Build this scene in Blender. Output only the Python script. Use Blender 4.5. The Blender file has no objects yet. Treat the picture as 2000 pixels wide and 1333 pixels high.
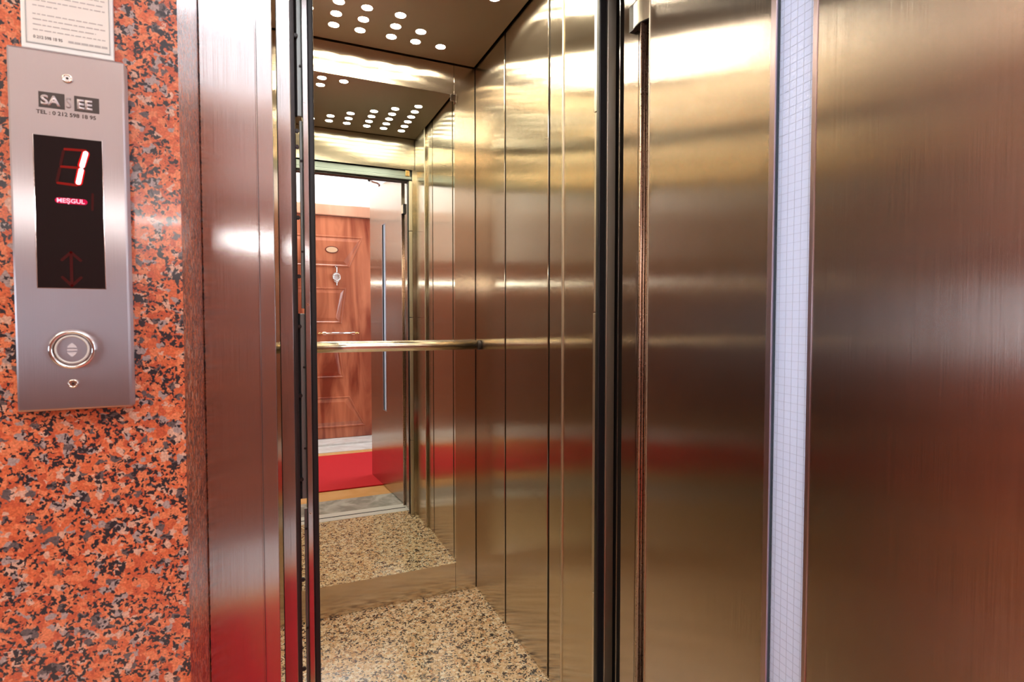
import bpy, bmesh, math, random
from mathutils import Vector, Matrix
R = math.radians
random.seed(7)
sc = bpy.context.scene
col = sc.collection

# ------------------------------------------------------------------ camera, world, exposure
EYE = 1.11
cam_d = bpy.data.cameras.new('camera')
cam_d.sensor_width = 36.0
cam_d.lens = 1080.0 / 2000.0 * 36.0
cam_d.clip_start = 0.02
cam_d.dof.use_dof = True
cam_d.dof.focus_distance = 2.3
cam_d.dof.aperture_fstop = 13.0
cam = bpy.data.objects.new('camera', cam_d)
col.objects.link(cam)
cam.location = (0, 0, EYE)
cam.rotation_euler = (R(90 - 2.04), 0, R(-23.8))
sc.camera = cam
w = bpy.data.worlds.new('world'); sc.world = w; w.use_nodes = True
w.node_tree.nodes['Background'].inputs[0].default_value = (0.5, 0.55, 0.65, 1)
w.node_tree.nodes['Background'].inputs[1].default_value = 0.0
sc.view_settings.view_transform = 'Standard'
sc.view_settings.look = 'None'
sc.view_settings.gamma = 1
sc.view_settings.use_curve_mapping = False
sc.view_settings.exposure = 0.0
LED = 108.0          # radiance of the cabin's ceiling discs
HALL = 13.0          # radiance of the hall's ceiling lamp
SCONCE = 75.0       # small wall lamp on the wall behind the camera
WINDOW = 9.0        # daylight through the hall window

# ------------------------------------------------------------------ materials
def nt(name):
    m = bpy.data.materials.new(name); m.use_nodes = True
    t = m.node_tree; t.nodes.clear()
    o = t.nodes.new('ShaderNodeOutputMaterial')
    b = t.nodes.new('ShaderNodeBsdfPrincipled')
    t.links.new(b.outputs[0], o.inputs[0])
    return m, t, b
def plain(name, c, rough=0.5, metal=0.0, spec=0.5, coat=0.0, bump=0.0, bscale=200):
    m, t, b = nt(name)
    b.inputs['Base Color'].default_value = (*c, 1)
    b.inputs['Roughness'].default_value = rough
    b.inputs['Metallic'].default_value = metal
    b.inputs['Specular IOR Level'].default_value = spec
    b.inputs['Coat Weight'].default_value = coat
    tc = t.nodes.new('ShaderNodeNewGeometry')
    n = t.nodes.new('ShaderNodeTexNoise'); n.inputs['Scale'].default_value = bscale
    t.links.new(tc.outputs['Position'], n.inputs['Vector'])
    if bump:
        bp = t.nodes.new('ShaderNodeBump'); bp.inputs['Strength'].default_value = bump
        bp.inputs['Distance'].default_value = 0.001
        t.links.new(n.outputs['Fac'], bp.inputs['Height'])
        t.links.new(bp.outputs[0], b.inputs['Normal'])
    else:
        mr = t.nodes.new('ShaderNodeMapRange')
        mr.inputs[3].default_value = max(0, rough - 0.03); mr.inputs[4].default_value = rough + 0.03
        t.links.new(n.outputs['Fac'], mr.inputs[0])
        t.links.new(mr.outputs[0], b.inputs['Roughness'])
    return m
def emit(name, c, s):
    m, t, b = nt(name)
    b.inputs['Base Color'].default_value = (.004, .003, .003, 1); b.inputs['Specular IOR Level'].default_value = .1
    b.inputs['Emission Color'].default_value = (*c, 1)
    b.inputs['Emission Strength'].default_value = s
    return m
def steel(name, c, rough=0.24, aniso=1.0, grain='v', spread=0.30, smudge=0.0, streak=0.025, freq=21000):
    """brushed stainless: fine grooves one way, so reflections smear across them"""
    m, t, b = nt(name)
    N = t.nodes.new
    b.inputs['Metallic'].default_value = 1
    b.inputs['Anisotropic'].default_value = aniso
    b.inputs['Roughness'].default_value = rough
    g = N('ShaderNodeNewGeometry')
    cr = N('ShaderNodeVectorMath'); cr.operation = 'CROSS_PRODUCT'
    t.links.new(g.outputs['True Normal'], cr.inputs[0])
    cr.inputs[1].default_value = (0.003, 0.011, 1) if grain == 'v' else (0.01, 1.0, 0.012)
    nm = N('ShaderNodeVectorMath'); nm.operation = 'NORMALIZE'
    t.links.new(cr.outputs[0], nm.inputs[0])
    t.links.new(nm.outputs[0], b.inputs['Tangent'])
    mp = N('ShaderNodeMapping')
    mp.inputs['Scale'].default_value = (freq, freq, 9) if grain == 'v' else (9, freq, freq)
    t.links.new(g.outputs['Position'], mp.inputs['Vector'])
    n1 = N('ShaderNodeTexNoise'); n1.inputs['Scale'].default_value = 1; n1.inputs['Detail'].default_value = 2
    t.links.new(mp.outputs[0], n1.inputs['Vector'])
    # groove walls tilt the normal sideways
    s1 = N('ShaderNodeMath'); s1.operation = 'MULTIPLY_ADD'; s1.inputs[1].default_value = spread * 4; s1.inputs[2].default_value = -spread * 2
    t.links.new(n1.outputs['Fac'], s1.inputs[0])
    sc1 = N('ShaderNodeVectorMath'); sc1.operation = 'SCALE'
    t.links.new(nm.outputs[0], sc1.inputs[0]); t.links.new(s1.outputs[0], sc1.inputs['Scale'])
    ad = N('ShaderNodeVectorMath'); ad.operation = 'ADD'
    t.links.new(g.outputs['Normal'], ad.inputs[0]); t.links.new(sc1.outputs[0], ad.inputs[1])
    nn = N('ShaderNodeVectorMath'); nn.operation = 'NORMALIZE'
    t.links.new(ad.outputs[0], nn.inputs[0]); t.links.new(nn.outputs[0], b.inputs['Normal'])
    # faint wear: broad cloudy tone and fine grain tone
    n2 = N('ShaderNodeTexNoise'); n2.inputs['Scale'].default_value = 5; n2.inputs['Detail'].default_value = 2
    t.links.new(g.outputs['Position'], n2.inputs['Vector'])
    av = N('ShaderNodeMath'); av.operation = 'ADD'; t.links.new(n1.outputs['Fac'], av.inputs[0]); t.links.new(n2.outputs['Fac'], av.inputs[1])
    mr = N('ShaderNodeMapRange'); mr.inputs[1].default_value = .6; mr.inputs[2].default_value = 1.4
    t.links.new(av.outputs[0], mr.inputs[0])
    mx = N('ShaderNodeMix'); mx.data_type = 'RGBA'
    mx.inputs[6].default_value = (*[v * (1 - streak) for v in c], 1)
    mx.inputs[7].default_value = (*[min(1, v * (1 + streak)) for v in c], 1)
    t.links.new(mr.outputs[0], mx.inputs[0])
    t.links.new(mx.outputs[2], b.inputs['Base Color'])
    return m
def granite(name, stops, scale, scale2, rough=0.12, coat=0.3, seedv=0.0, dark=(0.03, 0.025, 0.03), darkamt=0.42, edge=0.5):
    """crystals: warped voronoi cells with random colours, plus dark grains between"""
    m, t, b = nt(name)
    N = t.nodes.new
    g = N('ShaderNodeNewGeometry')
    off = N('ShaderNodeVectorMath'); off.operation = 'ADD'; off.inputs[1].default_value = (seedv, seedv * 1.7, 3.1)
    t.links.new(g.outputs['Position'], off.inputs[0])
    wn = N('ShaderNodeTexNoise'); wn.inputs['Scale'].default_value = scale * 1.1; wn.inputs['Detail'].default_value = 4
    t.links.new(off.outputs[0], wn.inputs['Vector'])
    sub = N('ShaderNodeVectorMath'); sub.operation = 'SUBTRACT'; sub.inputs[1].default_value = (.5, .5, .5)
    t.links.new(wn.outputs['Color'], sub.inputs[0])
    scl = N('ShaderNodeVectorMath'); scl.operation = 'SCALE'; scl.inputs['Scale'].default_value = 1.6 / scale
    t.links.new(sub.outputs[0], scl.inputs[0])
    ad = N('ShaderNodeVectorMath'); ad.operation = 'ADD'
    t.links.new(off.outputs[0], ad.inputs[0]); t.links.new(scl.outputs[0], ad.inputs[1])
    v = N('ShaderNodeTexVoronoi'); v.inputs['Scale'].default_value = scale
    t.links.new(ad.outputs[0], v.inputs['Vector'])
    sp = N('ShaderNodeSeparateColor'); t.links.new(v.outputs['Color'], sp.inputs[0])
    r = N('ShaderNodeValToRGB'); r.color_ramp.interpolation = 'CONSTANT'
    e = r.color_ramp.elements
    e[0].position = 0; e[0].color = (*stops[0][1], 1)
    e[1].position = stops[1][0]; e[1].color = (*stops[1][1], 1)
    for p_, c_ in stops[2:]:
        x = e.new(p_); x.color = (*c_, 1)
    t.links.new(sp.outputs[0], r.inputs['Fac'])
    # dark mica clusters
    v2 = N('ShaderNodeTexVoronoi'); v2.inputs['Scale'].default_value = scale2
    t.links.new(ad.outputs[0], v2.inputs['Vector'])
    sp2 = N('ShaderNodeSeparateColor'); t.links.new(v2.outputs['Color'], sp2.inputs[0])
    cl = N('ShaderNodeTexNoise'); cl.inputs['Scale'].default_value = scale * 0.35; cl.inputs['Detail'].default_value = 2
    t.links.new(off.outputs[0], cl.inputs['Vector'])
    mu = N('ShaderNodeMath'); mu.operation = 'MULTIPLY_ADD'; mu.inputs[1].default_value = 1.5
    t.links.new(cl.outputs['Fac'], mu.inputs[0]); mu.inputs[2].default_value = -0.75
    ad2 = N('ShaderNodeMath'); ad2.operation = 'ADD'
    t.links.new(mu.outputs[0], ad2.inputs[0]); t.links.new(sp2.outputs[1], ad2.inputs[1])
    lt = N('ShaderNodeMath'); lt.operation = 'LESS_THAN'; lt.inputs[1].default_value = darkamt
    t.links.new(ad2.outputs[0], lt.inputs[0])
    # within-crystal tone
    n4 = N('ShaderNodeTexNoise'); n4.inputs['Scale'].default_value = scale * 3; n4.inputs['Detail'].default_value = 5
    t.links.new(off.outputs[0], n4.inputs['Vector'])
    mr = N('ShaderNodeMapRange'); mr.inputs[1].default_value = .3; mr.inputs[2].default_value = .7
    mr.inputs[3].default_value = .7; mr.inputs[4].default_value = 1.3
    t.links.new(n4.outputs['Fac'], mr.inputs[0])
    ml = N('ShaderNodeVectorMath'); ml.operation = 'SCALE'
    t.links.new(r.outputs[0], ml.inputs[0]); t.links.new(mr.outputs[0], ml.inputs['Scale'])
    mx = N('ShaderNodeMix'); mx.data_type = 'RGBA'
    t.links.new(lt.outputs[0], mx.inputs[0]); t.links.new(ml.outputs[0], mx.inputs[6]); mx.inputs[7].default_value = (*dark, 1)
    t.links.new(mx.outputs[2], b.inputs['Base Color'])
    b.inputs['Roughness'].default_value = rough
    b.inputs['Coat Weight'].default_value = coat; b.inputs['Coat Roughness'].default_value = 0.05
    return m
def wood(name, c1, c2, scale=6):
    m, t, b = nt(name); N = t.nodes.new
    g = N('ShaderNodeNewGeometry')
    mp = N('ShaderNodeMapping'); mp.inputs['Scale'].default_value = (1, 1, 0.16)
    t.links.new(g.outputs['Position'], mp.inputs['Vector'])
    n = N('ShaderNodeTexNoise'); n.inputs['Scale'].default_value = scale; n.inputs['Detail'].default_value = 8
    n.inputs['Distortion'].default_value = 1.2
    t.links.new(mp.outputs[0], n.inputs['Vector'])
    r = N('ShaderNodeValToRGB'); e = r.color_ramp.elements
    e[0].position = .35; e[0].color = (*c1, 1); e[1].position = .62; e[1].color = (*c2, 1)
    t.links.new(n.outputs['Fac'], r.inputs[0]); t.links.new(r.outputs[0], b.inputs['Base Color'])
    b.inputs['Roughness'].default_value = .28; b.inputs['Coat Weight'].default_value = .3
    return m
def marble(name, c1, c2, scale=9):
    m, t, b = nt(name); N = t.nodes.new
    g = N('ShaderNodeNewGeometry')
    n = N('ShaderNodeTexNoise'); n.inputs['Scale'].default_value = scale; n.inputs['Detail'].default_value = 9
    n.inputs['Distortion'].default_value = 1.5
    t.links.new(g.outputs['Position'], n.inputs['Vector'])
    r = N('ShaderNodeValToRGB'); e = r.color_ramp.elements
    e[0].position = .38; e[0].color = (*c1, 1); e[1].position = .65; e[1].color = (*c2, 1)
    t.links.new(n.outputs['Fac'], r.inputs[0]); t.links.new(r.outputs[0], b.inputs['Base Color'])
    b.inputs['Roughness'].default_value = .25
    return m

M = {}
M['steel'] = steel('brushed_steel_cabin', (.62, .53, .41), .18, spread=.12)
M['steel_door'] = steel('brushed_steel_door', (.57, .49, .43), .19, spread=.17)
M['steel_frame'] = steel('brushed_steel_frame', (.56, .54, .545), .21, spread=.34)
M['steel_trim'] = steel('satin_steel_trim', (.80, .72, .58), .40, .5, spread=.3)
M['steel_panel'] = steel('brushed_steel_panel', (.56, .52, .53), .34, 1.0)
M['steel_ceiling'] = steel('brown_steel_ceiling', (.44, .375, .27), .34, .4, grain='h', spread=.1)
M['chrome'] = plain('chrome', (.82, .82, .82), .10, 1)
M['rail'] = plain('polished_rail', (.88, .82, .72), .16, 1)
M['grey_steel'] = plain('galvanised_grey', (.30, .33, .32), .42, .75)
M['teal_steel'] = plain('track_grey', (.24, .28, .27), .35, .5)
M['silver'] = plain('silver_fitting', (.80, .80, .80), .35, .55)
M['rubber'] = plain('black_rubber', (.008, .008, .010), .45)
M['dark'] = plain('shaft_black', (.010, .009, .009), .9)
M['darkmetal'] = plain('dark_metal', (.05, .045, .045), .4, .6)
M['mirror'] = plain('mirror_silver', (.89, .93, .87), 0.0, 1)
M['mirror'].node_tree.nodes['Principled BSDF'].inputs['Roughness'].default_value = 0.0
for l in list(M['mirror'].node_tree.links):
    if l.to_socket.name == 'Roughness': M['mirror'].node_tree.links.remove(l)
M['white'] = plain('white_paint', (.82, .80, .78), .6)
M['hallwhite'] = plain('hall_white_paint', (.86, .84, .82), .7)
M['paper'] = plain('paper', (.80, .76, .70), .6)
M['plasticwhite'] = plain('white_plastic_frame', (.86, .86, .82), .3)
M['ink'] = plain('grey_ink', (.28, .26, .25), .7)
M['darkink'] = plain('dark_ink', (.055, .04, .035), .6)
M['paleprint'] = plain('pale_print', (.36, .31, .31), .5)
M['screen'] = plain('dark_red_screen', (.010, .002, .002), .45, 0, .12)
M['seg_on'] = emit('display_lit', (1, .62, .62), 3.2)
M['seg_glow'] = emit('display_red', (1, .0, .0), .9)
M['seg_dim'] = emit('display_dim', (1, .01, .0), .28)
M['seg_faint'] = emit('display_faint', (1, .02, .01), .055)
M['seg_word'] = emit('display_word', (1, .45, .55), 1.6)
M['seg_wordglow'] = emit('display_wordglow', (1, .0, .08), .75)
M['led'] = emit('led_disc', (1, .90, .70), LED)
M['halllamp'] = emit('hall_lamp_glow', (.96, .96, 1), HALL)
M['sconceglow'] = emit('sconce_glow', (1, .97, .92), SCONCE)
M['daylight'] = emit('daylight', (.72, .84, 1), WINDOW)
M['daylight2'] = emit('daylight_left', (.74, .86, 1), 9.0)
M['granite'] = granite('red_granite', [(0, (.60, .135, .055)), (.30, (.68, .20, .09)), (.58, (.50, .10, .045)), (.74, (.62, .36, .26)), (.84, (.36, .27, .25)), (.93, (.12, .09, .09))],
                       150, 330, rough=.22, coat=.15, darkamt=.25)
M['floorgranite'] = granite('beige_granite', [(0, (.62, .43, .24)), (.30, (.72, .54, .33)), (.55, (.78, .64, .44)), (.72, (.60, .34, .17)), (.80, (.36, .25, .16)), (.88, (.80, .72, .54))],
                            120, 190, rough=.16, coat=.3, seedv=4.3, dark=(.035, .025, .022), darkamt=.24)
M['carpet'] = plain('red_carpet', (.50, .004, .010), .95, bump=1.0, bscale=700)
M['halltile'] = marble('beige_tile', (.62, .33, .12), (.70, .40, .17), 5)
M['greymarble'] = marble('grey_marble', (.26, .26, .24), (.48, .48, .44), 9)
M['palemarble'] = marble('pale_marble', (.62, .58, .56), (.74, .72, .70), 6)
M['alu'] = plain('white_aluminium', (.74, .76, .72), .35, .3)
M['wood'] = wood('cherry_wood', (.20, .035, .016), (.52, .17, .085), 7)
M['woodline'] = plain('wood_groove', (.13, .02, .01), .5)
M['architrave'] = wood('light_wood', (.50, .24, .15), (.60, .32, .21), 6)
M['brass'] = plain('brass', (.75, .50, .22), .25, 1)
M['frost'] = None
# wired frosted glass
def frosted():
    m, t, b = nt('wired_glass'); N = t.nodes.new
    b.inputs['Base Color'].default_value = (.80, .86, .95, 1)
    b.inputs['Roughness'].default_value = .22
    b.inputs['Transmission Weight'].default_value = .25
    b.inputs['IOR'].default_value = 1.45
    g = N('ShaderNodeNewGeometry')
    n = N('ShaderNodeTexNoise'); n.inputs['Scale'].default_value = 260; n.inputs['Detail'].default_value = 3
    t.links.new(g.outputs['Position'], n.inputs['Vector'])
    bp = N('ShaderNodeBump'); bp.inputs['Strength'].default_value = .5; bp.inputs['Distance'].default_value = .002
    t.links.new(n.outputs['Fac'], bp.inputs['Height']); t.links.new(bp.outputs[0], b.inputs['Normal'])
    tr = N('ShaderNodeBsdfTranslucent'); tr.inputs[0].default_value = (.85, .90, 1, 1)
    mx = N('ShaderNodeMixShader'); mx.inputs[0].default_value = .5
    o = [x for x in t.nodes if x.type == 'OUTPUT_MATERIAL'][0]
    t.links.new(b.outputs[0], mx.inputs[1]); t.links.new(tr.outputs[0], mx.inputs[2]); t.links.new(mx.outputs[0], o.inputs[0])
    return m
M['frost'] = frosted()
M['wire'] = plain('glass_wire', (.48, .50, .55), .4, .5)

# ------------------------------------------------------------------ mesh helpers
def BM(): return bmesh.new()
def bx(bm, x0, x1, y0, y1, z0, z1, bev=0.0):
    t = bmesh.new()
    r = bmesh.ops.create_cube(t, size=1)
    bmesh.ops.scale(t, vec=(abs(x1 - x0), abs(y1 - y0), abs(z1 - z0)), verts=t.verts)
    bmesh.ops.translate(t, vec=((x0 + x1) / 2, (y0 + y1) / 2, (z0 + z1) / 2), verts=t.verts)
    if bev:
        bmesh.ops.bevel(t, geom=t.edges[:] + t.verts[:], offset=bev, segments=2, affect='EDGES', profile=.5)
    me = bpy.data.meshes.new('tmp'); t.to_mesh(me); t.free(); bm.from_mesh(me); bpy.data.meshes.remove(me)
    return bm
def cyl(bm, c, axis, r, h, seg=32, bev=0.0):
    t = bmesh.new()
    bmesh.ops.create_cone(t, cap_ends=True, segments=seg, radius1=r, radius2=r, depth=h)
    if bev:
        bmesh.ops.bevel(t, geom=[e for e in t.edges if abs(e.verts[0].co.z - e.verts[1].co.z) < 1e-6], offset=bev, segments=3, affect='EDGES')
    q = Vector((0, 0, 1)).rotation_difference(Vector(axis).normalized())
    bmesh.ops.rotate(t, matrix=q.to_matrix(), verts=t.verts)
    bmesh.ops.translate(t, vec=c, verts=t.verts)
    me = bpy.data.meshes.new('tmp'); t.to_mesh(me); t.free(); bm.from_mesh(me); bpy.data.meshes.remove(me)
    return bm
def torus(bm, c, axis, R0, r0, seg=48, ms=12):
    q = Vector((0, 0, 1)).rotation_difference(Vector(axis).normalized())
    rows = []
    for i in range(seg):
        a = 2 * math.pi * i / seg; row = []
        for j in range(ms):
            b_ = 2 * math.pi * j / ms
            p = Vector(((R0 + r0 * math.cos(b_)) * math.cos(a), (R0 + r0 * math.cos(b_)) * math.sin(a), r0 * math.sin(b_)))
            row.append(bm.verts.new(q @ p + Vector(c)))
        rows.append(row)
    for i in range(seg):
        for j in range(ms):
            f = bm.faces.new((rows[i][j], rows[(i + 1) % seg][j], rows[(i + 1) % seg][(j + 1) % ms], rows[i][(j + 1) % ms]))
    return bm
def tube(bm, pts, r, seg=12):
    """round bar along a polyline"""
    pts = [Vector(p) for p in pts]; rings = []
    for i, p in enumerate(pts):
        d = (pts[min(i + 1, len(pts) - 1)] - pts[max(i - 1, 0)]).normalized()
        a = d.cross(Vector((0, 0, 1)));
        if a.length < 1e-3: a = d.cross(Vector((1, 0, 0)))
        a.normalize(); b_ = d.cross(a)
        rr = r[i] if isinstance(r, (list, tuple)) else r
        rings.append([bm.verts.new(p + rr * (math.cos(2 * math.pi * k / seg) * a + math.sin(2 * math.pi * k / seg) * b_)) for k in range(seg)])
    for i in range(len(rings) - 1):
        for k in range(seg):
            bm.faces.new((rings[i][k], rings[i][(k + 1) % seg], rings[i + 1][(k + 1) % seg], rings[i + 1][k]))
    bm.faces.new(rings[0][::-1]); bm.faces.new(rings[-1])
    return bm
def poly(bm, pts, d):
    """prism from an outline (list of 3-D points) pushed along vector d"""
    a = [bm.verts.new(p) for p in pts]; b_ = [bm.verts.new(Vector(p) + Vector(d)) for p in pts]
    bm.faces.new(a); bm.faces.new(b_[::-1])
    n = len(a)
    for i in range(n): bm.faces.new((a[i], b_[i], b_[(i + 1) % n], a[(i + 1) % n]))
    return bm
def wloc(o):
    v = Vector((0, 0, 0))
    while o: v += o.location; o = o.parent
    return v
def obj(name, bm, mat, parent=None, smooth=False, xf=None):
    if xf: 
        for v in bm.verts: v.co = xf(v.co)
    bmesh.ops.recalc_face_normals(bm, faces=bm.faces)
    xs = [v.co for v in bm.verts]
    lo = Vector([min(c[i] for c in xs) for i in range(3)]); hi = Vector([max(c[i] for c in xs) for i in range(3)])
    org = Vector(((lo.x + hi.x) / 2, (lo.y + hi.y) / 2, lo.z))
    for v in bm.verts: v.co -= org
    me = bpy.data.meshes.new(name); bm.to_mesh(me); bm.free()
    me.materials.append(mat)
    if smooth:
        for p in me.polygons: p.use_smooth = True
    o = bpy.data.objects.new(name, me); col.objects.link(o)
    if parent: o.parent = parent; o.location = org - wloc(parent)
    else: o.location = org
    return o
def tag(o, label=None, cat=None, group=None, kind=None):
    if label: o['label'] = label
    if cat: o['category'] = cat
    if group: o['group'] = group
    if kind: o['kind'] = kind
    return o
def thing(name, label, cat, loc, group=None, kind=None):
    o = bpy.data.objects.new(name, None); col.objects.link(o); o.location = loc; o.empty_display_size = .05
    return tag(o, label, cat, group, kind)
def box(name, mat, dims, parent=None, bev=0.0, xf=None):
    return obj(name, bx(BM(), *dims, bev), mat, parent, xf=xf)
def struct(name, mat, dims, label, cat, bev=0.0):
    return tag(box(name, mat, dims, None, bev), label, cat, kind='structure')
def text_bm(s, size, origin, ux, uz, d, bold=0.0, wscale=1.0, font_shear=0.0):
    """lettering as a thin solid, laid on a plane through origin spanned by ux, uz; d = outward vector (thickness)"""
    cu = bpy.data.curves.new('t', 'FONT'); cu.body = s; cu.size = size; cu.offset = bold; cu.shear = font_shear
    cu.align_x = 'LEFT'; cu.align_y = 'BOTTOM_BASELINE'; cu.resolution_u = 3
    ob = bpy.data.objects.new('t', cu); col.objects.link(ob)
    dg = bpy.context.evaluated_depsgraph_get(); dg.update()
    me = bpy.data.meshes.new_from_object(ob.evaluated_get(dg))
    bm = bmesh.new(); bm.from_mesh(me)
    bpy.data.objects.remove(ob); bpy.data.curves.remove(cu); bpy.data.meshes.remove(me)
    r = bmesh.ops.extrude_face_region(bm, geom=bm.faces[:])
    up = [e for e in r['geom'] if isinstance(e, bmesh.types.BMVert)]
    bmesh.ops.translate(bm, verts=up, vec=(0, 0, 1))
    o_, ux, uz, d = Vector(origin), Vector(ux), Vector(uz), Vector(d)
    for v in bm.verts: v.co = o_ + ux * (v.co.x * wscale) + uz * v.co.y + d * v.co.z
    return bm

# ------------------------------------------------------------------ measured layout (metres)
XL, XR = 0.008, 0.778         # cabin side walls
YB, YF = 2.137, 1.165         # cabin back wall, inner front
ZC = 2.128                    # cabin ceiling
GY = 0.718                    # front of the granite wall
HX0, HX1, HY0, HZ = -3.2, 1.75, -1.10, 2.55   # hall

# ------------------------------------------------------------------ cabin shell
struct('floor', M['floorgranite'], (XL - .03, XR + .03, 1.078, YB + .03, -.04, 0), 'speckled beige and black granite floor inside the lift cabin', 'floor')
wb = struct('wall_back', M['dark'], (XL - .03, XR + .03, YB + .004, YB + .03, 0, 2.2), 'brushed steel rear wall of the lift cabin around the mirror', 'wall')
MX0, MX1, MZ0, MZ1 = 0.10, 0.689, 0.122, 2.008
box('wall_panel', M['steel'], (XL + .001, MX1 - .001, YB - .004, YB + .004, 0.001, MZ0), wb, .0008)
box('wall_panel', M['steel'], (XL + .001, MX1 - .001, YB - .004, YB + .004, MZ1 + .001, 2.2), wb, .0008)
box('wall_panel', M['steel'], (MX1, XR - .002, YB - .004, YB + .004, 0.001, 2.2), wb, .0008)
box('wall_panel', M['steel'], (XL + .001, MX0 - .001, YB - .004, YB + .004, MZ0, MZ1 + .001), wb, .0008)
wr = struct('wall_right', M['dark'], (XR + .006, XR + .03, 1.10, YB + .03, 0, 2.2), 'brushed steel right wall of the lift cabin with dark vertical joints', 'wall')
for y0, y1 in ((1.8315, YB - .006), (1.4955, 1.8185), (1.387, 1.4825)):
    box('wall_panel', M['steel'], (XR, XR + .008, y0, y1, .001, 2.2), wr, .0012)
box('wall_post', M['steel'], (XR - .011, XR + .008, YF + .012, 1.384, .001, 2.2), wr, .001)
box('post_trim', M['steel_trim'], (XR - .0135, XR - .0105, 1.378, 1.385, .001, 2.2), wr, .0005)
wl = struct('wall_left', M['dark'], (XL - .03, XL - .006, 1.10, YB + .03, 0, 2.2), 'brushed steel left wall of the lift cabin, seen through the slit by the folding door', 'wall')
for y0, y1 in ((1.8315, YB - .006), (1.4955, 1.8185), (1.19, 1.4825)):
    box('wall_panel', M['steel'], (XL - .008, XL, y0, y1, .001, 2.2), wl, .0012)
wf = struct('wall_front', M['steel'], (XL, XR, YF - .012, YF, 1.958, 2.2), 'brushed steel panel above the cabin doorway, seen in the mirror', 'wall')
struct('trim_1', M['steel'], (.7505, XR + .004, 1.154, YF + .010, 0, 1.958), 'narrow steel return beside the right folding door', 'trim', .001)
# roof void above the hung ceiling and its panel
struct('ceiling', M['dark'], (XL - .03, XR + .03, 1.10, YB + .03, 2.2, 2.23), 'dark roof above the hung cabin ceiling', 'ceiling')
cp = tag(box('ceiling_panel', M['steel_ceiling'], (XL + .007, XR - .007, YF + .007, YB - .013, ZC, ZC + .012), None, .0008),
         'brown satin steel ceiling panel dotted with round lights', 'ceiling panel', kind='structure')
# shaft side closures (the dark well between hall and cabin)
struct('wall_shaft_left', M['dark'], (-.13, -.024, .964, 1.10, -.04, 2.6), 'dark lift shaft side behind the left door frame', 'wall')
struct('wall_shaft_right', M['dark'], (.795, .86, 1.063, 1.16, -.04, 2.6), 'dark lift shaft side behind the right door frame', 'wall')
struct('wall_shaft_top', M['dark'], (-.13, .86, 1.06, 1.15, 2.04, 2.6), 'dark lift shaft front above the cabin door track', 'wall')
struct('wall_shaft_rear', M['dark'], (-.13, .86, YB + .04, YB + .06, -.04, 2.6), 'dark lift shaft wall behind the cabin', 'wall')

# ------------------------------------------------------------------ ceiling lights
discs = []
cols_f = [.210, .298, .385, .485, .572, .667]
for i, x in enumerate(cols_f):
    for k in range(i + 1): discs.append((x, 1.283 + .0732 * k, 'front', 6 - i, k + 1))
cols_b = [.600, .506, .418, .309, .221, .132]
for i, x in enumerate(cols_b):
    for k in range(i + 1): discs.append((x, 2.017 - .0755 * k, 'rear', i + 1, k + 1))
ordn = ['', 'first', 'second', 'third', 'fourth', 'fifth', 'sixth']
lt0 = thing('ceiling_light', 'x', 'ceiling light', (0, 0, ZC))
obj('lamp_disc', cyl(BM(), (0, 0, ZC - .0005), (0, 0, 1), .0172, .0008, 40), M['led'], lt0, False)
obj('lamp_rim', torus(BM(), (0, 0, ZC - .0002), (0, 0, 1), .0180, .0007, 40, 8), M['steel_ceiling'], lt0, True)
for n, (x, y, part, row, k) in enumerate(discs):
    if n == 0: r_ = lt0
    else:
        r_ = lt0.copy(); col.objects.link(r_)
        for ch in lt0.children:
            c_ = ch.copy(); c_.parent = r_; col.objects.link(c_)
    r_.location = (x, y, ZC)
    r_['label'] = 'round ceiling light, %s from the %s in the %s row from the right wall' % (
        ordn[k], 'door side' if part == 'front' else 'mirror side', ordn[row])
    r_['group'] = 'round lights in the cabin ceiling'

# ------------------------------------------------------------------ mirror, handrail
mr_ = thing('wall_mirror', 'tall mirror on the rear cabin wall reflecting the doorway and hall', 'mirror', ((MX0 + MX1) / 2, YB, MZ0))
box('mirror_glass', M['mirror'], (MX0, MX1, YB - .0075, YB - .0045, MZ0 + .0005, MZ1 - .0005), mr_)
cb = BM()
bx(cb, MX1 - .016, MX1 + .001, YB - .0125, YB - .0078, MZ1 - .026, MZ1 + .001, .0015)
bx(cb, MX1 - .002, MX1 + .007, YB - .0125, YB - .0045, MZ1 - .032, MZ1 + .004, .0015)
obj('corner_clip', cb, M['chrome'], mr_)
cb = BM(); bx(cb, MX0 - .006, MX0 + .014, YB - .0125, YB - .0045, MZ1 - .026, MZ1 + .004, .0015)
obj('corner_clip', cb, M['chrome'], mr_)
hr = thing('handrail', 'round polished steel handrail running across the mirror to the right wall', 'handrail', (.4, 2.08, .99))
RZ = 1.0155
obj('rail', tube(BM(), [(XL + .004, 2.08, RZ), (.3, 2.08, RZ), (.5, 2.08, RZ), (XR - .0145, 2.08, RZ)], .0185, 32), M['rail'], hr, True)
obj('end_cap', cyl(BM(), (XR - .007, 2.08, RZ), (1, 0, 0), .0196, .012, 32, .002), M['darkmetal'], hr, False)
for bxp in (.06, .735):
    b_ = BM(); tube(b_, [(bxp, 2.08, RZ), (bxp, YB - .005, RZ)], .007, 12); cyl(b_, (bxp, YB - .007, RZ), (0, 1, 0), .016, .005, 24)
    obj('rail_bracket', b_, M['rail'], hr, False)

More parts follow.
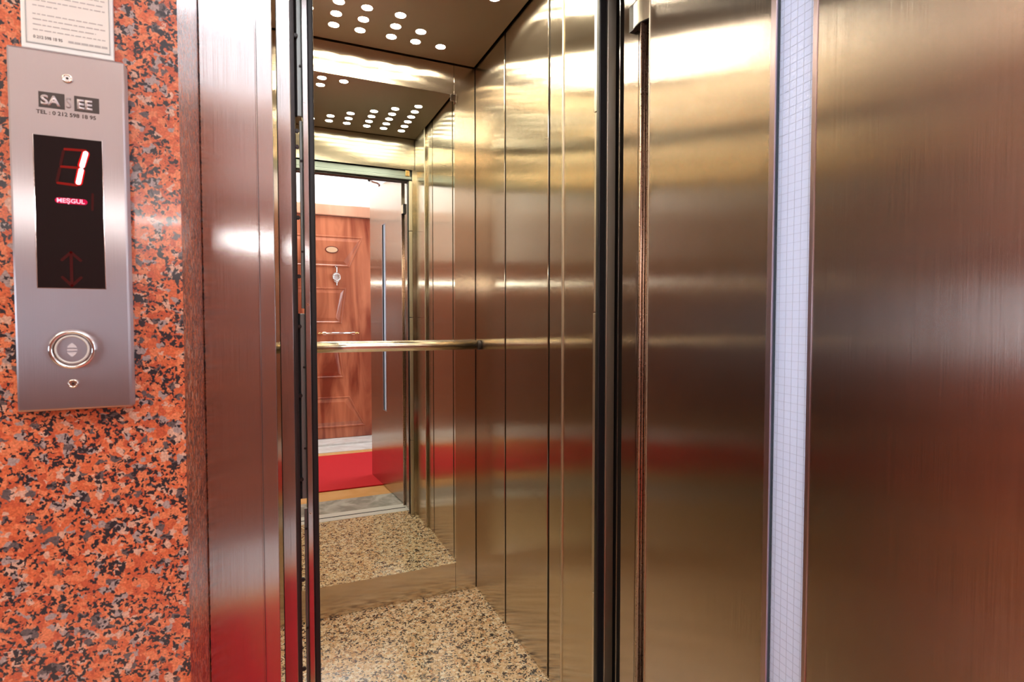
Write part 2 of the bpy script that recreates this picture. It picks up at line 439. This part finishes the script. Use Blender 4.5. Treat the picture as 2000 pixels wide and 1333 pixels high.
# ------------------------------------------------------------------ cabin folding doors (folded back at each side)
def fold_door(side):
    """side -1: left stack, +1: right stack"""
    if side < 0:
        t = thing('folding_door', 'folded steel cabin door leaves with screws and hinges at the left of the doorway', 'folding door', (.06, 1.15, 0), 'cabin folding doors')
        box('door_leaf', M['steel_frame'], (.0660, .0757, 1.135, 1.172, .004, 1.895), t, .001)
        box('rubber_edge', M['rubber'], (.0757, .0868, 1.137, 1.152, .004, 1.895), t, .0025)
        # second leaf, in lengths, with gaps that let the mirror shine through
        for z0, z1 in ((.004, .74), (.76, 1.125), (1.135, 1.497), (1.505, 1.895)):
            box('inner_leaf', M['grey_steel'], (.0605 if z0 in (1.135, .004) else .0570, .0659, 1.153, 1.160, z0, z1), t, .001)
        box('hinge_strip', M['darkmetal'], (.0468, .0530, 1.145, 1.153, .004, 1.895), t, .001)
        box('dark_leaf', M['dark'], (.0530, .0570, 1.154, 1.160, 1.505, 1.895), t)
        box('dark_leaf', M['dark'], (.0530, .0570, 1.154, 1.160, .76, 1.125), t)
        for z in (1.655, 1.475, 1.445, 1.31, 1.197, 1.10, .965, .80, .60, .42, .22):
            b_ = BM(); cyl(b_, (.0560, 1.150, z), (0, 1, 0), .0040, .006, 14, .001); obj('hinge_pin', b_, M['darkmetal'], t)
        for z in (1.60, 1.42, 1.245, 1.02, .86, .70, .50, .30):
            b_ = BM(); cyl(b_, (.0632, 1.1515, z), (0, 1, 0), .0022, .0026, 12, .0006); obj('rivet', b_, M['darkmetal'], t)
        for z in (1.528, 1.142, .735, .33):
            b_ = BM(); cyl(b_, (.0706, 1.1343, z), (0, 1, 0), .0025, .0020, 20, .0006); s_ = obj('screw', b_, M['rail'], t)
            b_ = BM(); cyl(b_, (.0706, 1.1331, z), (0, 1, 0), .0009, .0008, 12); obj('screw_slot', b_, M['dark'], s_)
    else:
        t = thing('folding_door', 'folded steel cabin door leaves with pale hinge strip at the right of the doorway', 'folding door', (.75, 1.15, 0), 'cabin folding doors')
        box('door_leaf', M['steel_trim'], (.7500, .7742, 1.135, 1.152, .004, 1.895), t, .001)
        box('rubber_edge', M['rubber'], (.7285, .7500, 1.137, 1.1515, .004, 1.895), t, .003)
        box('leaf_edge', M['steel_frame'], (.7616, .7624, 1.100, 1.104, .004, 1.895), t)
        # hinge profile in stepped lengths facing the cabin
        for z0, z1 in ((.004, .43), (.434, 1.13), (1.134, 1.615), (1.619, 1.895)):
            st = .003 if z0 in (.434, 1.619) else 0
            box('hinge_strip', M['steel_trim'], (.7345, .7500, 1.1525, 1.167 + st, z0, z1), t, .0008)
    return t
fold_door(-1); fold_door(1)
# door track over the cabin doorway
tk = thing('door_track', 'grey steel door track over the cabin doorway, seen in the mirror', 'door track', (.39, 1.12, 1.90))
box('track_channel', M['teal_steel'], (.03, .748, 1.105, 1.148, 1.925, 1.955), tk, .002)
box('track_lip', M['teal_steel'], (.03, .750, 1.118, 1.160, 1.905, 1.922), tk, .002)
box('track_seal', M['rubber'], (.03, .745, 1.095, 1.145, 1.897, 1.905), tk)
box('guide_roller_box', M['brass'], (.715, .738, 1.150, 1.163, 1.922, 1.955), tk, .002)
# track cover above (closes the gap to the cabin front)
box('track_cover', M['darkmetal'], (.0, .79, 1.075, 1.095, 1.905, 2.04), tk)

# ------------------------------------------------------------------ landing: frame, sill, shaft front
struct('trim_sill', M['alu'], (.0, .752, .948, 1.074, -.03, .0), 'pale aluminium door sill with a slot, seen in the mirror', 'sill')
box('sill_groove', M['dark'], (.02, .735, 1.010, 1.020, -.002, .0006), bpy.data.objects['trim_sill'])
struct('trim_threshold', M['greymarble'], (-.0865, .80, .709, .948, -.03, 0), 'grey veined marble threshold in the lift doorway', 'threshold')
FT = 2.03
fl = struct('trim_frame_left', M['steel_frame'], (-.0865, -.0113, .930, .962, 0, FT), 'wide brushed steel door frame left of the lift doorway', 'door frame', .0012)
box('frame_step', M['steel_frame'], (-.0113, .0112, .936, .962, 0, FT), fl, .0012)
box('frame_step', M['steel_frame'], (-.0125, -.0108, .9285, .936, 0, FT), fl, .0004)
fp = struct('trim_frame_post', M['steel_frame'], (.0193, .0410, 1.045, 1.075, 0, FT), 'slim brushed steel post between door frame and folding door', 'door frame', .001)
box('post_seal', M['darkmetal'], (.0410, .0445, 1.052, 1.075, 0, FT), fp)
frt = struct('trim_frame_right', M['steel_door'], (.745, .760, 1.008, 1.062, 0, FT), 'steel reveal of the lift doorway behind the open door', 'door frame', .0008)
box('frame_return', M['steel_door'], (.768, .80, .90, 1.062, 0, FT), frt)
fh = struct('trim_frame_head', M['steel_frame'], (-.0865, .80, .93, .962, FT - .02, FT + .12), 'brushed steel head of the lift door frame', 'door frame')
hp = thing('hinge_pole', 'brown steel pivot pole hanging from a curved bracket beside the open door', 'hinge pole', (.757, .985, 0))
box('pole_channel', M['steel_door'], (.7445, .7580, .985, 1.0055, .003, 1.742), hp, .0008)
M['pole'] = plain('brown_satin_metal', (.42, .26, .19), .28, .9)
for x_, r_ in ((.7350, .0042), (.7428, .0036), (.7500, .0034)):
    obj('pole', tube(BM(), [(x_, .981, .003), (x_, .981, 1.0), (x_, .981, 1.742)], r_, 16), M['pole'], hp, True)

# curved bracket
b_ = BM(); arc = []
for i in range(11):
    a = i / 10
    arc.append(Vector((.7335 + .0045 * a - .006 * math.sin(a * math.pi), 1.012 - .050 * a, 0)))
outer = [Vector((p.x, p.y, 1.744)) for p in arc]
poly(b_, outer + [Vector((.7440, .964, 1.744)), Vector((.7440, 1.012, 1.744))], (0, 0, .050))
obj('curved_bracket', b_, M['steel_trim'], hp)
b_ = BM()
bx(b_, .7330, .7440, 1.0125, 1.026, 1.744, 1.794, .0006)
obj('bracket_end', b_, M['darkmetal'], hp)
for zz in (1.7415, 1.794):
    b_ = BM(); poly(b_, [Vector((p.x - .0006, p.y, zz)) for p in arc] + [Vector((.7445, .964, zz)), Vector((.7445, 1.026, zz)), Vector((.7330, 1.026, zz))], (0, 0, .0025))
    obj('bracket_rim', b_, M['darkmetal'], hp)

# ------------------------------------------------------------------ landing door leaf (open)
HP = Vector((.737, .959, 0)); FP = Vector((.671, .244, 0))
ds = (FP - HP).normalized(); dn = Vector((-ds.y, ds.x, 0)) * -1   # dn points left (cabin-side face)
if dn.x > 0: dn = -dn
LEN = (FP - HP).length
def leaf(c):      # x = along the leaf from the hinge, y = out of the cabin-side face (0 = face), z
    return HP + ds * c.x + dn * c.y + Vector((0, 0, c.z))
d1 = thing('door_1', 'open brushed steel lift landing door with a slim wired glass window', 'door', tuple(HP), kind='structure')
s0 = (Vector((.7061, .6246, 0)) - HP).dot(ds); s1 = (Vector((.6983, .5401, 0)) - HP).dot(ds)
WZ0, WZ1 = .52, 1.745
b_ = BM()
T = .034
bx(b_, 0, s0, -T, 0, .008, 2.010, .001); bx(b_, s1, LEN, -T, 0, .008, 2.010, .001)
bx(b_, s0 - .001, s1 + .001, -T, 0, .008, WZ0); bx(b_, s0 - .001, s1 + .001, -T, 0, WZ1, 2.010)
obj('door_leaf', b_, M['steel_door'], d1, xf=leaf)
# folded hem of the leaf next to the hinge (the bright line)
box('leaf_hem', M['steel_trim'], (-.0012, .0006, -T, .0012, .008, 2.010), d1, xf=leaf)
b_ = BM()   # slim window surround
bx(b_, s0, s0 + .0105, -.003, .0012, WZ0, WZ1, .0005); bx(b_, s1 - .007, s1, -.003, .0012, WZ0, WZ1, .0005)
bx(b_, s0, s1, -.003, .0012, WZ0 - .004, WZ0, .0004); bx(b_, s0, s1, -.003, .0012, WZ1, WZ1 + .004, .0004)
M['winframe'] = steel('window_surround', (.62, .50, .54), .3, .8, spread=.2)
wfm = obj('window_frame', b_, M['winframe'], d1, xf=leaf)
b_ = BM()
bx(b_, s0 + .0090, s0 + .0105, -.016, -.001, WZ0, WZ1); bx(b_, s1 - .0085, s1 - .007, -.016, -.001, WZ0, WZ1)
obj('glazing_channel', b_, plain('channel_dark', (.03, .045, .055), .3), d1, xf=leaf)
pane = box('wired_glass_pane', M['frost'], (s0 + .009, s1 - .0072, -.0125, -.0075, WZ0, WZ1), d1, xf=leaf)
b_ = BM()
for i in range(5):
    s = s0 + .018 + i * .0125
    if s < s1 - .008: tube(b_, [(s, -.0068, WZ0), (s, -.0068, WZ1)], .00025, 6)
z = WZ0 + .006
while z < WZ1:
    tube(b_, [(s0 + .0105, -.0062, z), (s0 + .0106, -.0068, z), (s1 - .0085, -.0068, z)], .00022, 6); z += .0125
obj('wire_grid', b_, M['wire'], pane, xf=leaf)
# door closer arm at the head of the leaf
ca = BM()
pts = [(.50, -.010, 2.012), (.50, -.008, 2.03), (.505, .004, 2.040), (.515, .028, 2.046), (.53, .050, 2.060)]
tube(ca, pts, [.007, .007, .006, .006, .009], 12)
cl = thing('door_closer', 'small curved door closer arm above the steel door, seen in the mirror', 'door closer', tuple(leaf(Vector((.5, 0, 2.012)))))
obj('arm', ca, M['chrome'], cl, True, xf=leaf)
b_ = BM(); cyl(b_, (.53, .052, 2.062), (.2, .6, .2), .011, .014, 20, .002); obj('roller', b_, M['darkmetal'], cl, xf=leaf)

# ------------------------------------------------------------------ hall shell
struct('wall_granite_left', M['granite'], (HX0, -.0870, GY, .962, 0, HZ), 'polished red and black granite wall left of the lift', 'wall')
struct('wall_granite_right', M['granite'], (.80, HX1, GY, .93, 0, HZ), 'polished red and black granite wall right of the lift', 'wall')
struct('wall_granite_head', M['granite'], (-.0885, .80, GY, .93, FT + .005, HZ), 'polished red granite above the lift doorway', 'wall')
struct('wall_shaft_front', M['dark'], (-.13, .86, .965, 1.0, FT + .12, 2.6), 'dark lift shaft wall above the door head', 'wall')
struct('wall_hall_rear', M['hallwhite'], (HX0, HX1, HY0 - .05, HY0, 0, HZ), 'white hall wall opposite the lift, seen in the mirror', 'wall')
struct('wall_hall_left', M['hallwhite'], (HX0 - .05, HX0, HY0 - .05, .93, 0, HZ), 'white hall wall at the left end', 'wall')
struct('wall_hall_right', M['hallwhite'], (HX1, HX1 + .05, HY0 - .05, .93, 0, HZ), 'white hall wall at the right end', 'wall')
struct('ceiling_hall', M['hallwhite'], (HX0 - .05, HX1 + .05, HY0 - .05, 1.0, HZ, HZ + .05), 'white hall ceiling', 'ceiling')
struct('floor_hall', M['halltile'], (HX0, HX1, -.80, .709, -.05, 0), 'beige tiled hall floor in front of the lift', 'floor')
struct('floor_marble', M['palemarble'], (HX0, HX1, HY0, -.60, -.03, .003), 'pale marble strip of floor before the wooden door', 'floor')
struct('trim_step', M['palemarble'], (HX0, HX1, HY0, -.86, .003, .022), 'pale marble step under the wooden door', 'step', .003)
cpt = tag(box('carpet', M['carpet'], (-.28, 1.6, -.474, .515, .0005, .009), None, .003), 'bright red carpet runner on the hall floor, seen in the mirror', 'carpet')
M['cladding'] = granite('brown_granite', [(0, (.30, .12, .08)), (.35, (.36, .17, .12)), (.65, (.26, .10, .07)), (.85, (.16, .10, .09))], 120, 260, rough=.3, coat=.1, darkamt=.28)
struct('trim_cladding_rear', M['cladding'], (HX0, -.105, HY0, HY0 + .018, .003, 1.72), 'brown granite cladding on the rear hall wall left of the wooden door', 'wall cladding')
struct('trim_cladding_rear_right', M['cladding'], (1.055, HX1, HY0, HY0 + .018, .003, 1.72), 'brown granite cladding on the rear hall wall right of the wooden door', 'wall cladding')
for z0, z1, y0, y1 in ((.003, .85, HY0 + .018, GY), (1.40, 1.72, HY0 + .018, GY), (.85, 1.40, HY0 + .018, -.85), (.85, 1.40, .45, GY)):
    struct('trim_cladding_left', M['cladding'], (HX0, HX0 + .018, y0, y1, z0, z1), 'brown granite cladding around the window in the left end hall wall', 'wall cladding')
w2 = thing('window_2', 'wide low hall window giving cool daylight at the left end', 'window', (HX0 + .02, -.2, .85), kind='structure')
box('pane', M['daylight2'], (HX0 + .004, HX0 + .010, -.84, .44, .86, 1.39), w2)
b_ = BM()
for y in (-.848, .40): bx(b_, HX0 + .003, HX0 + .03, y, y + .045, .852, 1.398, .003)
for z in (.852, 1.358): bx(b_, HX0 + .003, HX0 + .03, -.848, .445, z, z + .04, .003)
obj('window_frame', b_, M['white'], w2)
# hall ceiling lamp
hl = thing('ceiling_lamp', 'large square white lamp panel on the hall ceiling', 'ceiling lamp', (.25, -.76, HZ - .05))
box('lamp_panel', M['halllamp'], (-.25, .75, -.98, -.55, HZ - .035, HZ - .012), hl)
b_ = BM(); bx(b_, -.28, .78, -1.01, -.52, HZ - .012, HZ - .0005, .002)
obj('lamp_housing', b_, M['white'], hl)
M['hallfill'] = emit('warm_fill_glow', (1, .86, .62), 10.0)
hl = thing('ceiling_lamp', 'added warm fill light panel on the unseen hall ceiling at the far left', 'ceiling lamp', (-1.75, -.2, HZ - .05))  # added unseen fill that brightens the steel door's upper reflections, no known lamp
box('lamp_panel', M['hallfill'], (-2.2, -1.3, -.65, .25, HZ - .035, HZ - .012), hl)
b_ = BM(); bx(b_, -2.23, -1.27, -.68, .28, HZ - .012, HZ - .0005, .002)
obj('lamp_housing', b_, M['white'], hl)
# wall lamp behind the camera
sx, sz = -.47, 1.495
sn = thing('wall_lamp', 'long slim wall lamp glowing beside the wooden door', 'wall lamp', (sx, HY0 + .02, sz - .05))
box('back_plate', M['chrome'], (sx - .31, sx + .31, HY0 + .0185, HY0 + .030, sz - .045, sz + .045), sn, .004)
b_ = BM(); cyl(b_, (sx, HY0 + .055, sz), (1, 0, 0), .010, .60, 24, .003); obj('lamp_tube', b_, M['sconceglow'], sn)
for s in (-1, 1):
    b_ = BM(); cyl(b_, (sx + s * .304, HY0 + .055, sz), (1, 0, 0), .017, .012, 24, .002); bx(b_, sx + s * .304 - .004, sx + s * .304 + .004, HY0 + .029, HY0 + .055, sz - .006, sz + .006)
    obj('lamp_holder', b_, M['chrome'], sn)
# daylight window at the right end of the hall
w1 = thing('window_1', 'hall window giving cool daylight at the right end', 'window', (HX1 - .02, -.2, .9), kind='structure')
box('pane', M['daylight'], (HX1 - .012, HX1 - .006, -.75, .35, .9, 2.1), w1)
b_ = BM()
for y in (-.80, -.2 - .02, .35): bx(b_, HX1 - .035, HX1 - .001, y, y + .05, .85, 2.15, .003)
for z in (.85, 2.10): bx(b_, HX1 - .035, HX1 - .001, -.80, .40, z, z + .05, .003)
obj('window_frame', b_, M['white'], w1)

# ------------------------------------------------------------------ wooden apartment door (in the mirror)
DX0, DX1, DY = .0, .95, HY0 + .02
d2 = thing('door_2', 'reddish cherry wood apartment door with raised panels, seen in the mirror', 'door', ((DX0 + DX1) / 2, DY, 0), kind='structure')
box('door_leaf', M['wood'], (DX0, DX1, HY0 + .001, DY, .024, 2.075), d2, .003)
cx = .36
def panel(name, x_t, z_t, x_b, z_b):
    out = [(2 * cx - x_t, z_t), (x_t, z_t), (x_b, z_b), (2 * cx - x_b, z_b)]
    b_ = BM(); g = .010
    c = (cx, (z_t + z_b) / 2)
    def sh(k): return [(c[0] + (x - c[0]) * (1 - k / abs(x - c[0])), c[1] + (z - c[1]) * (1 - k / abs(z - c[1]))) for x, z in out]
    rings = [(sh(-.0), 0), (sh(.004), .007), (sh(.012), .007), (sh(.020), .001), (sh(.05), .009)]
    vs = [[b_.verts.new((x, DY + h, z)) for x, z in r] for r, h in rings]
    for i in range(len(vs) - 1):
        for k in range(4): b_.faces.new((vs[i][k], vs[i][(k + 1) % 4], vs[i + 1][(k + 1) % 4], vs[i + 1][k]))
    b_.faces.new(vs[-1]); b_.faces.new([b_.verts.new((x, DY, z)) for x, z in out][::-1])
    return obj('door_panel', b_, M['wood'], d2)
panel('p', .823, 1.897, .699, 1.613); panel('p', .668, 1.421, .624, 1.091)
panel('p', .60, .90, .64, .584); panel('p', .691, .41, .83, .123)
b_ = BM()
bx(b_, DX0 - .10, DX1 + .10, HY0 + .0005, HY0 + .045, 2.078, 2.178, .006)
bx(b_, DX0 - .10, DX0 - .003, HY0 + .0005, HY0 + .045, .024, 2.078, .006); bx(b_, DX1 + .003, DX1 + .10, HY0 + .0005, HY0 + .045, .024, 2.078, .006)
obj('door_frame', b_, M['architrave'], d2)
# oval plate
def oval(bm, c, rx, rz, d, seg=36):
    poly(bm, [(c[0] + rx * math.cos(2 * math.pi * i / seg), c[1], c[2] + rz * math.sin(2 * math.pi * i / seg)) for i in range(seg)], (0, d, 0))
pl = BM(); oval(pl, (.545, DY + .008, 1.767), .058, .033, .006)
np_ = obj('name_plate', pl, M['woodline'], d2)
pl = BM(); oval(pl, (.545, DY + .0125, 1.767), .050, .026, .004); obj('plate_face', pl, plain('tan_plate', (.66, .42, .26), .3), np_)
# knocker
kn = BM()
out = []
for i in range(24):
    a = 2 * math.pi * i / 24; r_ = 1.0
    out.append((.583 + .036 * math.cos(a) * (1 if math.sin(a) > 0 else .85), DY + .0075, 1.520 + (.038 * math.sin(a) if math.sin(a) > 0 else .055 * math.sin(a))))
poly(kn, out, (0, .010, 0))
kk = obj('door_knocker', kn, M['silver'], d2)
kn = BM(); torus(kn, (.583, DY + .024, 1.512), (0, 1, 0), .030, .0045, 36, 10); obj('knocker_ring', kn, M['chrome'], kk, True)
kn = BM(); cyl(kn, (.583, DY + .018, 1.585), (0, 0, 1), .006, .05, 16, .002); cyl(kn, (.583, DY + .016, 1.612), (0, 1, 0), .011, .014, 20, .003)
cyl(kn, (.583, DY + .018, 1.455), (0, 0, 1), .005, .03, 16, .002); obj('knocker_finial', kn, M['chrome'], kk)
# pull bar
pb = BM(); tube(pb, [(.45, DY + .05, 1.0), (.74, DY + .05, 1.003)], .009, 16)
hb = obj('pull_handle', pb, M['chrome'], d2, True)
for x in (.468, .722):
    pb = BM(); cyl(pb, (x, DY + .026, 1.0), (0, 1, 0), .011, .048, 16, .002); cyl(pb, (x, DY + .05, 1.0), (1, 0, 0), .015, .034, 20, .004)
    obj('handle_mount', pb, M['rail'], hb)
for x0, x1 in ((.45, .412), (.74, .780)):
    pb = BM(); tube(pb, [(x0, DY + .05, 1.0), (x0 + (x1 - x0) * .3, DY + .05, 1.0), (x0 + (x1 - x0) * .45, DY + .05, 1.0), (x1, DY + .05, 1.0)], [.009, .006, .011, .003], 16)
    obj('handle_tip', pb, M['brass'], hb, True)

# ------------------------------------------------------------------ call panel on the granite
LX, LZ = -.2298, 1.0188           # lower left corner of its face (plane y = .700)
LW, LH, LY = .0962, .3615, .700
lp = thing('call_panel', 'brushed steel lift call panel with red floor display on the granite wall', 'call panel', (LX + LW / 2, LY + .01, LZ))
b_ = BM()
sxa, sxb, sza, szb = .0195, .0755, .1250, .2770
o_ = LY
bx(b_, LX, LX + LW, LY, GY - .0006, LZ, LZ + LH, .0022)
obj('face_plate', b_, M['steel_panel'], lp)
def F(x, z, d=0): return (LX + x / 1000, LY - d / 1000, LZ + z / 1000)
b_ = BM(); bx(b_, LX + sxa, LX + sxb, LY - .0004, LY + .001, LZ + sza, LZ + szb)
scr = obj('display', b_, M['screen'], lp)
b_ = BM(); e = .0006
bx(b_, LX + sxa - e, LX + sxa, LY - .0007, LY, LZ + sza - e, LZ + szb + e); bx(b_, LX + sxb, LX + sxb + e, LY - .0007, LY, LZ + sza - e, LZ + szb + e)
bx(b_, LX + sxa - e, LX + sxb + e, LY - .0007, LY, LZ + sza - e, LZ + sza)
obj('display_edge', b_, M['chrome'], lp)
def seg(mat, a, b2, r, d, name='digit_segment', par=scr):
    """rounded bar between two points of the display, in mm"""
    a = Vector(a); b2 = Vector(b2); u = (b2 - a).normalized(); n = Vector((-u.y, u.x)); pts = []
    for i in range(9):
        t_ = -math.pi / 2 + math.pi * i / 8; pts.append(b2 + r * (math.cos(t_) * u + math.sin(t_) * n))
    for i in range(9):
        t_ = math.pi / 2 + math.pi * i / 8; pts.append(a + r * (math.cos(t_) * u + math.sin(t_) * n))
    bm = BM(); poly(bm, [F(p.x, p.y, d) for p in pts], (0, -.00012, 0)); return obj(name, bm, mat, par)
tr, mr2, br_, bl_, ml_, tl_ = (62.5, 264.8), (58.2, 247.6), (54.2, 230.4), (37.0, 230.8), (40.3, 247.4), (43.6, 265.2)
seg(M['seg_dim'], (tl_[0] + 1, tl_[1]), (tr[0] - 1, tr[1] + 1), 1.2, .5)
seg(M['seg_dim'], (ml_[0] + 1, ml_[1]), (mr2[0] - 3, mr2[1]), 1.2, .5)
seg(M['seg_dim'], (bl_[0] + 1, bl_[1]), (br_[0] - 1, br_[1] - .6), 1.2, .5)
seg(M['seg_faint'], (ml_[0] + .4, ml_[1] + 2), (tl_[0] - .2, tl_[1] - 2), 1.2, .5)
seg(M['seg_faint'], (bl_[0] + .4, bl_[1] + 2), (ml_[0] - .2, ml_[1] - 2), 1.2, .5)
seg(M['seg_glow'], (mr2[0] - .1, mr2[1] + 3.0), (tr[0] - .9, tr[1] - 2.4), 3.4, .6, 'digit_glow')
seg(M['seg_glow'], (br_[0] + .9, br_[1] + 2.6), (mr2[0] - .9, mr2[1] - 3.0), 3.4, .6, 'digit_glow')
seg(M['seg_on'], (mr2[0] + .2, mr2[1] + 2.2), (tr[0] - .8, tr[1] - 1.9), 2.15, .8)
seg(M['seg_on'], (br_[0] + .8, br_[1] + 2.2), (mr2[0] - .6, mr2[1] - 2.2), 2.15, .8)
seg(M['seg_wordglow'], (38.2, 213.4), (59.2, 213.2), 2.9, .5, 'word_glow')
obj('busy_word', text_bm('ME\u015eGUL', 6.0, F(36.6, 211.4, .8), (.001, 0, 0), (0, 0, .001), (0, -.00012, 0), .12, 1.0), M['seg_word'], scr)
# dim up/down arrow outline
for a, b2 in (((47.2, 131), (47.2, 158)), ((47.2, 161.5), (39.6, 153.5)), ((47.2, 161.5), (55.0, 153.5)), ((47.2, 127.5), (39.6, 136)), ((47.2, 127.5), (55.0, 136))):
    seg(M['seg_faint'], a, b2, 1.3, .5, 'direction_arrow')
# faint vertical light streak pipe at the right of the display
seg(M['seg_faint'], (66.0, 206), (66.6, 222), 1.0, .5, 'digit_segment')
# logo
lo = BM(); poly(lo, [F(24.4, 304.6, .02), F(45.4, 304.6, .02), F(45.4, 320, .02), F(24.4, 320, .02)], (0, -.0002, 0))
lg = obj('logo_block', lo, M['darkink'], lp)
lo = BM(); poly(lo, [F(53.2, 304.6, .02), F(74.0, 304.6, .02), F(74.0, 320, .02), F(53.2, 320, .02)], (0, -.0002, 0))
lg2 = obj('logo_block', lo, M['darkink'], lp)
M['logocut'] = plain('logo_steel', (.62, .55, .54), .4, .6)
obj('logo_letters', text_bm('SA', 13.2, F(26.0, 307.6, .3), (.001, 0, 0), (0, 0, .001), (0, -.0001, 0), .5, 1.02), M['logocut'], lg)
obj('logo_letters', text_bm('EE', 13.2, F(55.0, 307.6, .3), (.001, 0, 0), (0, 0, .001), (0, -.0001, 0), .5, 1.0), M['logocut'], lg2)
obj('logo_letters', text_bm('S', 15.0, F(46.2, 307.0, .1), (.001, 0, 0), (0, 0, .001), (0, -.0001, 0), .3, .7), M['paleprint'], lp)
obj('phone_number', text_bm('TEL : 0 212 598 18 95', 5.4, F(22.2, 298.2, .05), (.001, 0, 0), (0, 0, .001), (0, -.0001, 0), .12, 1.01), M['darkink'], lp)
# screws
for z, big in ((336, 1), (27.2, 0)):
    x = 48.2 if big else 46.0
    s_ = BM(); cyl(s_, F(x, z, .5), (0, 1, 0), .0046, .0012, 28, .0004); sw = obj('screw', s_, M['chrome'], lp)
    s_ = BM(); torus(s_, F(x, z, 1.0), (0, 1, 0), .0036, .0009, 28, 8); obj('screw_rim', s_, M['rail'], sw, True)
    s_ = BM(); cyl(s_, F(x, z, 1.25), (0, 1, 0), .0011, .0005, 6); obj('screw_socket', s_, M['dark'], sw)
# push button
bt = BM(); torus(bt, F(46.3, 62.4, 1.2), (0, 1, 0), .0180, .0021, 56, 12); bt_ = obj('button_ring', bt, M['chrome'], lp, True)
bt = BM(); cyl(bt, F(46.3, 62.4, .8), (0, 1, 0), .0152, .0024, 48, .0006); bc = obj('button', bt, M['steel_panel'], lp)
bt = BM(); torus(bt, F(46.3, 62.4, 2.0), (0, 1, 0), .0137, .0010, 56, 8); obj('button_halo', bt, plain('pale_ring', (.62, .60, .55), .35), bc, True)
bt = BM()
for sgn in (1, -1):
    poly(bt, [F(46.3 + x, 62.0 + sgn * z, 2.05) for x, z in ((-4.2, 2.3), (4.2, 2.3), (2.9, 4.6), (0, 7.4), (-2.9, 4.6))], (0, -.0002, 0))
poly(bt, [F(46.3 + x, 62.0 + z, 2.05) for x, z in ((-4.2, -.8), (4.2, -.8), (4.2, .8), (-4.2, .8))], (0, -.0002, 0))
obj('arrow_symbol', bt, plain('arrow_print', (.60, .56, .58), .4), bc)

# ------------------------------------------------------------------ notice above the call panel
NX0, NX1, NZ0, NZ1 = -.2215, -.1447, 1.3845, 1.66
no = thing('notice', 'white framed printed notice on the granite above the call panel', 'notice', ((NX0 + NX1) / 2, GY, NZ0))
box('notice_frame', M['plasticwhite'], (NX0, NX1, GY - .006, GY - .0006, NZ0, NZ1), no, .001)
pp = box('sheet', M['paper'], (NX0 + .0045, NX1 - .003, GY - .0065, GY - .0055, NZ0 + .006, NZ1 - .004), no)
b_ = BM()
bx(b_, NX0 + .0040, NX0 + .0050, GY - .0068, GY - .006, NZ0 + .006, NZ1 - .004); bx(b_, NX1 - .0036, NX1 - .0028, GY - .0068, GY - .006, NZ0 + .006, NZ1 - .004)
bx(b_, NX0 + .0040, NX1 - .0028, GY - .0068, GY - .006, NZ0 + .0052, NZ0 + .0062)
obj('sheet_border', b_, plain('border_grey', (.42, .42, .40), .5), no)
obj('printed_footer', text_bm('0 212 598 18 95', 4.2, (NX0 + .010, GY - .0067, NZ0 + .0105), (.001, 0, 0), (0, 0, .001), (0, -.0001, 0), .08, .86), M['ink'], pp)
b_ = BM(); z = NZ0 + .0185; ii = 0
lens = [.060, .052, .060, .058, .020, .060, .058, .060, .050, .058]
while z < NZ1 - .02:
    x = NX0 + .010; L_ = lens[ii % 10]; xe = x + L_
    while x < xe:
        wd = random.uniform(.0022, .0075); bx(b_, x, min(x + wd, xe), GY - .0067, GY - .0064, z, z + .0010); x += wd + .0011
    z += .0052 if ii % 4 != 3 else .0085; ii += 1
x = NX0 + .0385
while x < NX0 + .069:
    wd = random.uniform(.003, .006); bx(b_, x, x + wd, GY - .0067, GY - .0064, NZ0 + .0108, NZ0 + .0128); x += wd + .0006
M['ink2'] = plain('light_grey_ink', (.46, .43, .41), .7)
obj('printed_text', b_, M['ink2'], pp)
